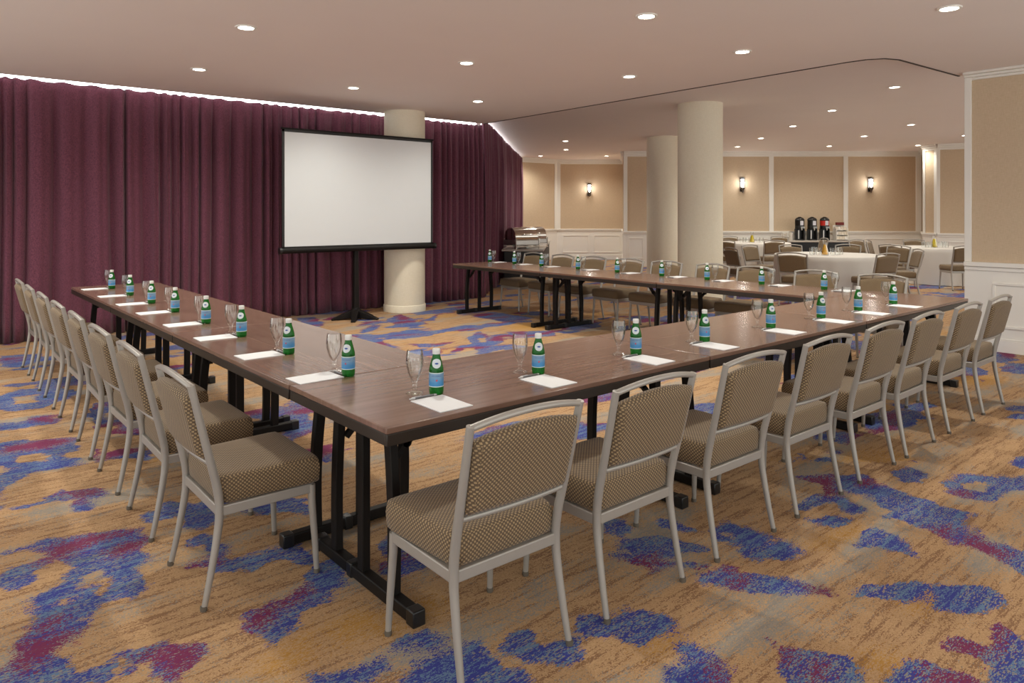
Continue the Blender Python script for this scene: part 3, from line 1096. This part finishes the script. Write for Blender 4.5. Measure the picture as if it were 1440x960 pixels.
def make_bottle():
    t = thing('water_bottle', 'x', 'bottle')
    prof = [(.020, .003), (.026, 0), (.0295, .004), (.0305, .014), (.0305, .100), (.0295, .110), (.0255, .127), (.0205, .145), (.0160, .160), (.0140, .170), (.0135, .176)]
    b = MB().lathe(prof, 32).build('bottle_glass', MT['bottle'], t, smooth=60)
    MB().lathe([(.0135, .168), (.0160, .168), (.0166, .180), (.0166, .186), (.0150, .190), (.004, .191)], 24).build('cap', MT['cap'], t)
    lb = MB().lathe([(.0306, .034), (.0311, .034), (.0311, .093), (.0306, .093)], 36, closed=False).build('label', MT['label'], t)
    # oval neck label facing the sitter and bent round the shoulder
    mb = MB()
    vs = [(0, 0)] + [(cos(a) * r, sin(a) * r) for r in (.5, 1) for a in [2 * pi * k / 24 for k in range(24)]]

    def sh(x, z):
        pz = np.array([p[1] for p in prof])
        pr = np.array([p[0] for p in prof])
        R = float(np.interp(z, pz[2:], pr[2:])) + .0007
        a = -pi / 2 + x / R
        return (R * cos(a), R * sin(a), z)
    V = [sh(x * .0205, .131 + z * .0190) for x, z in vs]
    F = [(0, 1 + k, 1 + (k + 1) % 24) for k in range(24)] + [(1 + k, 25 + k, 25 + (k + 1) % 24, 1 + (k + 1) % 24) for k in range(24)]
    mb.add(V, F)
    nk = mb.build('neck_label', MT['neck'], t, smooth=60)
    # small emblem on the oval
    mb = MB()
    pts = []
    for k in range(18):
        a = 2 * pi * k / 18
        pts.append(sh(cos(a) * .008, .131 + sin(a) * .0035))
    V = [Vector(p) * 1.0 + Vector((0, -.0006, 0)) for p in pts]
    mb.add(V, [tuple(range(18))])
    mb.build('emblem', MT['navy'], nk, smooth=0)
    # red star
    mb = MB()
    vs = []
    for k in range(10):
        r = .0062 if k % 2 == 0 else .0026
        a = pi / 2 + k * pi / 5
        an = -pi / 2 + r * cos(a) / .0315
        vs.append((.0316 * cos(an), .0316 * sin(an), .062 + r * sin(a)))
    vs.append((0, -.0317, .062))
    mb.add(vs, [(k, (k + 1) % 10, 10) for k in range(10)])
    mb.build('star', MT['red'], lb, smooth=0)
    wrapped(text_mesh('S.PELLEGRINO', .0072), .077, .0315).build('lettering', MT['navy'], lb, smooth=0)
    return t


def make_glass():
    t = thing('water_glass', 'x', 'glass')
    out = [(.0355, .0), (.0355, .003), (.024, .008), (.0085, .016), (.0075, .026), (.010, .036), (.0085, .044), (.015, .055), (.028, .085), (.0355, .115), (.0375, .135), (.0365, .158), (.0330, .182)]
    inn = [(.0318, .182), (.0352, .158), (.0362, .135), (.0342, .115), (.0268, .086), (.013, .057), (.002, .052)]
    MB().lathe(out[5:] + inn, 36, closed=False).build('bowl', MT['glass'], t, smooth=60)
    MB().lathe([(.001, .0)] + out[:6] + [(.001, .037)], 36, closed=False).build('stem', MT['glass'], t, smooth=60)
    return t


def make_pen():
    t = thing('ballpoint_pen', 'x', 'pen')
    r = .0048
    X = Matrix.Translation((0, 0, r + .0002)) @ Matrix.Rotation(pi / 2, 4, 'Y')
    MB().lathe([(r * .95, -.045), (r, -.03), (r, .035), (r * .9, .045)], 14, M=X).build('barrel', MT['penbody'], t)
    MB().lathe([(.0009, -.072), (.0022, -.064), (r * .93, -.045)], 14, M=X).build('tip', MT['pensilver'], t)
    c = MB().lathe([(r * .9, .045), (r * .9, .060), (.0028, .062), (.0028, .070)], 14, M=X)
    c.box(.015, .058, -.0018, .0018, r * 2, r * 2 + .0015)
    c.build('clip', MT['pensilver'], t)
    return t


BOT, GLS, PEN = Maker(make_bottle()), Maker(make_glass()), Maker(make_pen())
padmb = MB()
padmb.box(-.077, .077, -.107, .107, 0, .004)
PAD = Maker(tag(padmb.build('notepad', MT['paper'], bevel=.0008), 'x', 'notepad'))
TZ = .7502


def setting(run, i, n, c, right, inward, rot, bott, glass, end):
    """c plan point on the table edge opposite the sitter; right / inward plan unit vectors"""
    R = Vector((*right, 0))
    I = Vector((*inward, 0))
    base = Vector((*c, TZ))
    jit = random.uniform(-.012, .012)
    who = '%s from the %s' % (ORD[i], end)
    dr = random.uniform(-.05, .05)
    PAD.put('blank white notepad on the %s tables, %s' % (run, who), base + R * (.10 + jit) + I * .145, rot + dr * .5, 'notepads on the %s tables' % run)
    PEN.put('grey pen along the notepad top on the %s tables, %s' % (run, who), base + R * (.10 + jit) + I * .268, rot + pi + dr, 'pens on the %s tables' % run)
    BOT.put('green sparkling water bottle on the %s tables, %s' % (run, who), Vector((*bott, TZ)), atan2(FW.y, FW.x) - pi / 2 + .0 + random.uniform(-.25, .25), 'water bottles on the %s tables' % run)
    GLS.put('empty stemmed water glass on the %s tables, %s' % (run, who), Vector((*glass, TZ)), 0, 'stemmed glasses on the %s tables' % run)


Nb = [(.41, .29), (.99, .29), (1.70, .29), (2.30, .27), (3.06, .28), (3.74, .275), (4.34, .275), (4.97, .265)]
Ng = [(.345, .355), (.945, .37), (1.63, .35), (2.25, .325), (3.03, .36), (3.68, .335), (4.31, .35), (5.01, .34)]
for i, (b, g) in enumerate(zip(Nb, Ng)):
    setting('front', i, 8, (b[0] - .165, 0), (1, 0), (0, 1), 0, b, g, 'near corner')
Lb = [.83, 1.51, 2.22, 2.90, 3.64, 4.33, 5.09, 5.86]
Lg = [.955, 1.645, 2.38, 3.01, 3.76, 4.45, 5.21, 5.98]
for i, (b, g) in enumerate(zip(Lb, Lg)):
    setting('left', i, 8, (0, b + .15), (0, -1), (1, 0), -pi / 2, (.285, b), (.275, g), 'near corner')
Fb = [1.19, 1.87, 2.55, 3.19, 3.90, 4.60, 5.33, 5.93, 6.52]
for i, b in enumerate(Fb):
    setting('far', i, 9, (5.83, b - .30), (0, 1), (-1, 0), pi / 2, (5.67, b), (5.65, b - .12), 'right end')

# ------------------------------------------------------------------ projection screen
def build_screen():
    v = 6.93
    u0, u1 = 2.475, 4.88
    z0, z1 = .975, 2.645
    t = thing('projection_screen', 'white projection screen on a black stand in front of the plum curtain', 'projection screen', (3.72, v, 0))
    X0, X1 = u0 - 3.72, u1 - 3.72
    s = MB().box(X0 + .045, X1 - .045, -.004, .0, z0 + .09, z1 - .05).build('screen_surface', MT['screen'], t, smooth=0)
    b = MB()
    b.box(X0 + .012, X0 + .045, -.006, .002, z0 + .05, z1 - .02)
    b.box(X1 - .045, X1 - .012, -.006, .002, z0 + .05, z1 - .02)
    b.box(X0 + .012, X1 - .012, -.006, .002, z1 - .055, z1 - .02)
    b.box(X0 + .012, X1 - .012, -.006, .002, z0 + .06, z0 + .09)
    b.build('screen_border', MT['blackp'], t, smooth=0)
    MB().box(X0 + .0, X1 + .0, -.02, .02, z1 - .022, z1).build('top_bar', MT['black'], t, bevel=.006)
    c = MB()
    c.tube([(X0 - .01, 0, z0 + .036), (X1 + .02, 0, z0 + .036)], .04, 16, up=(0, 0, 1))
    cs = c.build('roller_case', MT['black'], t)
    for sx in (X0 - .01, X1 + .02):
        MB().tube([(sx - .018, 0, z0 + .036), (sx + .018, 0, z0 + .036)], .046, 18, up=(0, 0, 1)).build('end_cap', MT['blackp'], cs)
    px = -.13
    MB().tube([(px, .05, .05), (px, .05, z1 - .01)], .019, 4, up=(0, 1, 0)).build('pole', MT['black'], t, bevel=.003)
    MB().tube([(px, .05, .0 + .09), (px, .05, .20), (px, .05, z0 + .02)], [.05, .036, .030], 4, up=(0, 1, 0)).build('post_sleeve', MT['black'], t, bevel=.004)
    bs = MB()
    for k in range(5):
        a = radians(20 + 72 * k)
        d = Vector((cos(a), sin(a), 0))
        c0 = Vector((px, .05, 0))
        q = Vector((-d.y, d.x, 0))
        w0, w1 = .055, .03
        r0, r1 = .02, .34
        P = [c0 + d * r0 - q * w0, c0 + d * r1 - q * w1, c0 + d * r1 + q * w1, c0 + d * r0 + q * w0]
        Z = lambda p, z: p + Vector((0, 0, z))
        bs.add([Z(P[0], .03), Z(P[1], 0), Z(P[2], 0), Z(P[3], .03), Z(P[0], .15), Z(P[1], .022), Z(P[2], .022), Z(P[3], .15)],
               [(0, 3, 2, 1), (4, 5, 6, 7), (0, 1, 5, 4), (1, 2, 6, 5), (2, 3, 7, 6), (3, 0, 4, 7)])
    bs.lathe([(.06, .02), (.062, .10), (.048, .17)], 20, (px, .05, 0))
    bs.build('star_base', MT['black'], t, bevel=.004)
    return t


build_screen()

# ------------------------------------------------------------------ far room: round tables
def round_table(px, Z, R, label, seed):
    x, y = W(px, Z)
    t = thing('round_table', label, 'table', (x, y, 0), 0, 'round banquet tables in the rear room')
    n = 144
    zt = .77
    V = []
    F = []
    rows = [(.0, zt), (.45, zt), (.92, zt), (.985, zt), (1.0, zt - .012)]
    for f, z in rows[1:]:
        for i in range(n):
            a = 2 * pi * i / n
            V.append((R * f * cos(a), R * f * sin(a), z))
    for k in range(1, 10):
        q = k / 9
        for i in range(n):
            a = 2 * pi * i / n
            fold = mnoise.noise((cos(a) * 3.2 + seed, sin(a) * 3.2, .3)) * .5 + sin(a * 17 + seed + 2 * mnoise.noise((cos(a) * 2, sin(a) * 2, seed))) * .5
            r = R * (1.0 + .0) + q * (.03 + .06 * fold)
            V.append((r * cos(a), r * sin(a), zt - .012 - q * (zt - .022)))
    m = len(V) // n
    for j in range(m - 1):
        for i in range(n):
            F.append((j * n + i, j * n + (i + 1) % n, (j + 1) * n + (i + 1) % n, (j + 1) * n + i))
    F.append(tuple(range(n)))
    mb = MB()
    mb.add(V, F)
    mb.build('tablecloth', MT['linen'], t, smooth=60)
    return x, y, zt


T1 = round_table(1165, 12.8, .92, 'round banquet table under a white floor-length cloth, nearest the viewer', 1)
T2 = round_table(1058, 18.1, .92, 'round banquet table under a white cloth beside the thick column', 5)
T3 = round_table(1325, 15.55, .92, 'round banquet table under a white cloth by the right wall opening', 9)


def face(px, Z, T=None, turn=None, dist=None):
    """a chair at bearing px, depth Z, turned to its table"""
    x, y = W(px, Z)
    tx, ty = T[0], T[1]
    d = Vector((tx - x, ty - y))
    if dist:
        d2 = d.normalized() * dist
        x, y = tx - d2.x, ty - d2.y
    a = atan2(d.y, d.x) - pi / 2
    return (x, y, 0), a + (turn or 0)


g1, g2, g3 = 'chairs round the nearest round table', 'chairs round the round table by the column', 'chairs round the round table by the right wall'
far_ch = [
    (1122, 11.6, T1, g1, 'chair with its back to viewer before the nearest round table, left side', 0),
    (1229, 11.45, T1, g1, 'chair with its back to viewer before the nearest round table, right side', .25),
    (1268, 12.6, T1, g1, 'chair seen side-on at the right of the nearest round table', .0),
    (1252, 13.7, T1, g1, 'chair behind the side-on one at the far right of the nearest round table', 0),
    (1120, 14.05, T1, g1, 'chair on the far side of the nearest round table, left of the orange carafe', 0),
    (1189, 14.15, T1, g1, 'chair on the far side of the nearest round table, right of the orange carafe', 0),
    (1070, 14.05, T1, g1, 'light turned chair at the far left of the nearest round table', 0),
    (1046, 13.1, T1, g1, 'narrow dark chair left of the nearest round table, farthest out', .45),
    (1083, 16.85, T2, g2, 'dark chair with back to viewer at the near right of the column-side round table', .0),
    (1024, 16.9, T2, g2, 'chair half hidden by the thick column, back to viewer', .1),
    (1031, 19.35, T2, g2, 'chair beyond the column-side round table, left of the yellow carafe', 0),
    (1091, 19.3, T2, g2, 'chair beyond the column-side round table, right of the yellow carafe', 0),
    (1144, 18.1, T2, g2, 'turned chair in front of the coffee buffet below the middle urn', 0),
    (1291, 16.9, T3, g3, 'chair on the far side of the right round table', 0),
    (1262, 14.6, T3, g3, 'dark chair with back to viewer at the near left of the right round table', 0),
    (1240, 16.3, T3, g3, 'light chair facing viewer at the far left of the right round table', .0),
    (1217, 16.9, T3, g3, 'narrow dark chair standing left of the right round table group', -.3),
    (1347, 14.05, T3, g3, 'dark chair with back to viewer cut off by the right wall edge', .35),
]
for px, Z, T, g, lab, tu in far_ch:
    loc, a = face(px, Z, T, tu)
    CHAIR.put(lab, loc, a, g)


def make_carafe(juice):
    t = thing('juice_carafe', 'x', 'carafe')
    prof = [(.040, .004), (.058, .0), (.062, .010), (.060, .06), (.042, .14), (.030, .19), (.029, .22), (.038, .265)]
    inn = [(r - .003, z) for r, z in reversed(prof[1:])]
    MB().lathe([(.001, .0)] + prof[1:] + inn + [(.001, .008)], 28, closed=False).build('carafe_glass', MT['glass'], t, smooth=60)
    MB().lathe([(.03, .010), (.056, .012), (.0555, .06), (.038, .138), (.027, .185), (.002, .186)], 28).build('juice', juice, t, smooth=60)
    return t


def tumbler():
    t = MB().lathe([(.001, .0), (.040, .0), (.047, .125), (.043, .125), (.037, .012), (.001, .012)], 20, closed=False).build('tumbler', MT['glass'], smooth=60)
    return tag(t, 'x', 'glass')


ca = make_carafe(MT['juice'])
xx = W(1160, 12.55)
ca.location = (*xx, .7705)
ca['label'] = 'carafe of orange juice on the nearest round table'
ca['group'] = 'juice carafes'
MB().lathe([(.001, 0), (.085, 0), (.105, .012), (.10, .012), (.083, .004), (.001, .004)], 28, closed=False)
cb = make_carafe(MT['juice2'])
cb.location = (*W(1057.5, 18.0), .7705)
cb['label'] = 'carafe of yellow juice on the round table beside the thick column'
cb['group'] = 'juice carafes'
cc = dup(cb, 'carafe of yellow juice on the round table by the right wall', (*W(1314, 15.4), .7705), 0, 'juice carafes')
TUM = Maker(tumbler())
for T, lab, sp in ((T1, 'clear tumbler on the nearest round table beside the orange carafe', [(1142, 12.6), (1150, 12.7), (1171, 12.55), (1178, 12.65), (1182, 12.85), (1145, 12.95)]),
                   (T2, 'clear tumbler on the round table beside the thick column', [(1043, 18.0), (1047, 18.1), (1051, 17.95), (1066, 18.0), (1071, 18.1)]),
                   (T3, 'clear tumbler on the round table by the right wall', [(1299, 15.4), (1304, 15.5), (1308, 15.35), (1323, 15.4), (1327, 15.55), (1331, 15.4)])):
    for k, (a, b) in enumerate(sorted(sp)):
        TUM.put(lab.replace('clear tumbler', 'clear tumbler, %s from the left,' % ORD[k]), (*W(a, b), .7705), 0, lab.replace('clear tumbler', 'tumblers'))

# ------------------------------------------------------------------ sconces
def make_sconce():
    t = thing('wall_sconce', 'x', 'wall light')
    MB().box(-.055, .055, 0, .02, -.20, .22).build('back_plate', MT['chrome'], t, bevel=.004)
    for z in (.17, .095):
        MB().lathe([(.062, z), (.066, z), (.066, z + .02), (.062, z + .02)], 24, (0, .085, 0), closed=False).box(-.02, .02, .015, .03, z, z + .015).build('bracket_ring', MT['chrome'], t)
    MB().lathe([(.012, -.23), (.016, -.20), (.03, -.16), (.066, -.10), (.066, -.085), (.03, -.085)], 24, (0, .085, 0)).build('lower_cup', MT['chrome'], t)
    MB().lathe([(.058, -.085), (.058, .20), (.056, .20), (.056, -.085)], 24, (0, .085, 0), closed=False).build('glass_shade', MT['glass'], t)
    MB().lathe([(.01, -.08), (.028, -.05), (.042, .0), (.045, .05), (.042, .15), (.01, .165)], 24, (0, .085, 0)).build('bulb', MT['bulb'], t)
    return t


SC = Maker(make_sconce())
for w, px, z, lab in ((w2, 828.5, 2.28, 'lit chrome wall sconce in the alcove above the white wainscot'), (w4, 1043, 2.32, 'lit chrome wall sconce on the back wall beside the thick column'),
                      (w4, 1223, 2.32, 'lit chrome wall sconce on the back wall right of the coffee urns')):
    p = w.a + w.d * w.s_at(px)
    SC.put(lab, (p.x, p.y, z), atan2(w.n.y, w.n.x) - pi / 2, 'wall sconces')
    l = bpy.data.lights.new('sconce_lamp', 'POINT')
    l.energy = 5
    l.color = (1, .93, .84)
    l.shadow_soft_size = .05
    lo = bpy.data.objects.new('sconce_lamp', l)
    COL.objects.link(lo)
    q = p + w.n * .19
    lo.location = (q.x, q.y, z + .05)

# ------------------------------------------------------------------ chafing dish buffet
ang = atan2(.7, .7)
b0 = Vector((*W(705.5, 15.0), 0))
e1 = Vector((cos(ang), sin(ang), 0))
e2 = Vector((sin(ang), -cos(ang), 0))
t = thing('buffet_table', 'long dark buffet table with pale top beside the angled curtain', 'table', b0 + e2 * .44, ang)
MB().box(0, 5.0, -.44, .44, .705, .75).build('counter_top', MT['counter'], t, bevel=.006)
MB().box(.05, 4.95, -.40, .40, .0, .704).build('skirted_body', MT['blackp'], t, bevel=.01)
MB().box(.05, 4.95, -.425, -.401, .03, .704).build('side_panel', MT['greyskirt'], t)


def make_chafer():
    t = thing('chafing_dish', 'x', 'chafing dish')
    L = .31
    D = .21
    n = 20
    # roll-top lid: half cylinder lying along x
    mb = MB()
    V = []
    for s in (-1, 1):
        for k in range(n + 1):
            a = radians(-18) + radians(216) * k / n
            V.append((s * L, D * cos(a), .255 + D * .95 * sin(a)))
    F = [(k, k + 1, n + 2 + k, n + 1 + k) for k in range(n)] + [tuple(range(n + 1)), tuple(range(2 * n + 1, n, -1))]
    mb.add(V, F)
    lid = mb.build('roll_lid', MT['steel'], t, bevel=.02, seg=3, smooth=60)
    MB().tube([(-.09, -D - .035, .30), (-.09, -D - .0, .32)], .008, 8).tube([(.09, -D - .035, .30), (.09, -D, .32)], .008, 8).tube([(-.11, -D - .035, .30), (.11, -D - .035, .30)], .011, 10).build('lid_handle', MT['steelb'], lid)
    MB().box(-L - .012, L + .012, -D - .01, D + .01, .075, .19).build('water_pan', MT['steelb'], t, bevel=.015, seg=3)
    f = MB()
    for sx in (-1, 1):
        for sy in (-1, 1):
            x, y = sx * (L - .0), sy * (D + .018)
            f.tube([(x, y, 0), (x, y, .22)], .011, 8)
            f.lathe([(.018, 0), (.018, .01), (.012, .02)], 12, (x, y, 0))
    f.box(-L, L, -D - .024, -D - .012, .04, .06)
    f.box(-L, L, D + .012, D + .024, .04, .06)
    f.build('frame', MT['steel'], t)
    fh = MB()
    for sx in (-.14, .14):
        fh.lathe([(.045, 0.002), (.045, .05), (.04, .055)], 18, (sx, 0, 0))
    fh.build('burner', MT['steelb'], t)
    return t


CD = Maker(make_chafer())
for d, sh_, lab in ((.42, -.05, 'polished roll-top chafing dish at the near end of the dark buffet'), (1.25, .10, 'polished roll-top chafing dish behind the nearer one on the dark buffet')):
    p = b0 + e2 * (.44 + sh_) + e1 * d
    CD.put(lab, (p.x, p.y, .7505), ang - pi / 2 + .7, 'chafing dishes')

# ------------------------------------------------------------------ coffee buffet along the back wall
p0 = w4.s_at(1101, .5)
p1 = w4.s_at(1206, .5)
wm = w4.a + w4.d * ((p0 + p1) / 2)
half = abs(p1 - p0) / 2
ra = atan2(w4.d.y, w4.d.x)
sgn = 1 if Vector((-sin(ra), cos(ra), 0)).dot(w4.n) > 0 else -1
t = thing('buffet_table', 'dark coffee buffet with grey stone top against the back wall', 'table', (wm.x, wm.y, 0), ra)
yb = lambda a, b: (min(sgn * a, sgn * b), max(sgn * a, sgn * b))
MB().box(-half, half, *yb(.07, .66), .715, .76).build('counter_top', MT['counter'], t, bevel=.006)
MB().box(-half + .06, half - .25, *yb(.09, .60), .0, .714).build('cabinet_body', MT['blackp'], t, bevel=.006)
MB().box(half - .24, half - .02, *yb(.09, .60), .0, .714).build('end_panel', MT['linen'], t, bevel=.01)


def on_buffet(px, dep):
    p = w4.a + w4.d * w4.s_at(px, dep) + w4.n * dep
    return (p.x, p.y, .7602)


def make_urn(label, band, rot, lab_side):
    t = thing('coffee_urn', label, 'coffee dispenser', (0, 0, 0), rot, 'coffee urns')
    MB().lathe([(.12, 0), (.125, .01), (.12, .03)], 28).build('base_plate', MT['blackp'], t)
    mb = MB()
    mb.box(-.11, .11, -.11, -.02, .0, .32)
    mb.box(-.11, -.075, -.02, .10, .0, .32)
    mb.build('stand', MT['blackp'], t, bevel=.012)
    MB().lathe([(.122, .31), (.125, .32), (.125, .40), (.122, .41)], 32).build('lower_ring', MT['blackp'], t)
    MB().lathe([(.123, .41), (.123, .545)], 32).build('brew_body', band, t)
    MB().lathe([(.126, .545), (.126, .575), (.10, .615), (.05, .64), (.03, .655)], 32).build('domed_lid', MT['blackp'], t)
    MB().box(-.055, .0 + .03, .119, .127, .42, .54).build('label_card', MT['urnlabel'], t)
    MB().tube([(.0, .10, .335), (.0, .15, .335), (.0, .155, .28)], .015, 10).build('spigot', MT['steelb'], t)
    MB().box(.02, .055, .0, .03, .04, .28).build('sight_gauge', MT['steelb'], t)
    MB().box(-.09, .02, .113, .128, .335, .385).build('name_plate', MT['chrome'], t)
    return t


ru = atan2(w4.n.y, w4.n.x) - pi / 2
for px, lab, band in ((1124.5, 'black coffee urn, leftmost of three on the back buffet', MT['black']), (1142, 'black coffee urn between the other two on the back buffet', MT['blackp']),
                      (1159.5, 'coffee urn with a red band on the back buffet', MT['urnred'])):
    u = make_urn(lab, band, ru, 0)
    u.location = on_buffet(px, .38)
cup = MB().lathe([(.001, 0), (.022, 0), (.034, .03), (.040, .07), (.037, .07), (.031, .03), (.02, .006), (.001, .006)], 18, closed=False)
cup.tube([(.038, 0, .055), (.058, 0, .05), (.056, 0, .025), (.034, 0, .02)], .005, 8)
CUP = Maker(tag(cup.build('coffee_cup', MT['china'], smooth=60), 'x', 'cup'))
for wh, px, dp in (('front left', 1101.3, .46), ('front middle', 1107.0, .46), ('front right', 1112.7, .46), ('back left', 1104, .30), ('back right', 1110, .30)):
    x, y, z = on_buffet(px, dp)
    for j in range(3):
        CUP.put('white coffee cup at the %s of the %s stack beside the coffee urns' % (('bottom', 'middle', 'top')[j], wh), (x, y, z + j * .0705), 1.9, 'stacked coffee cups')
t = thing('tea_rack', 'white tiered tea sachet rack topped by a maroon box on the back buffet', 'rack', on_buffet(1182, .36), ru)
r = MB()
for k in range(3):
    r.box(-.16, .16, -.12 + .0, .12 - .04 * k, .02 + .13 * k, .03 + .13 * k)
for s in (-1, 1):
    r.box(s * .16 - .006, s * .16 + .006, -.12, .12, 0, .34)
r.box(-.16, .16, -.126, -.114, 0, .42)
r.build('rack_frame', MT['white'], t, bevel=.003)
for k in range(3):
    for q in range(4):
        MB().box(-.15 + q * .077, -.08 + q * .077, -.10, .10 - .04 * k, .031 + .13 * k, .115 + .13 * k).build('sachet_box', MT['carton'] if (k + q) % 4 else MT['china'], t, bevel=.003)
MB().box(-.10, .10, -.10, .0, .42, .50).build('top_box', MT['maroon'], t, bevel=.004)

# ------------------------------------------------------------------ view
vs = scene.view_settings
vs.view_transform = 'Standard'
vs.look = 'None'
vs.exposure = 0.0
vs.gamma = 1
vs.use_curve_mapping = False
scene.cycles.use_denoising = True
scene.cycles.max_bounces = 10
scene.cycles.diffuse_bounces = 8
scene.cycles.transparent_max_bounces = 16
scene.cycles.sample_clamp_indirect = 6
scene.cycles.caustics_reflective = False
scene.cycles.caustics_refractive = False
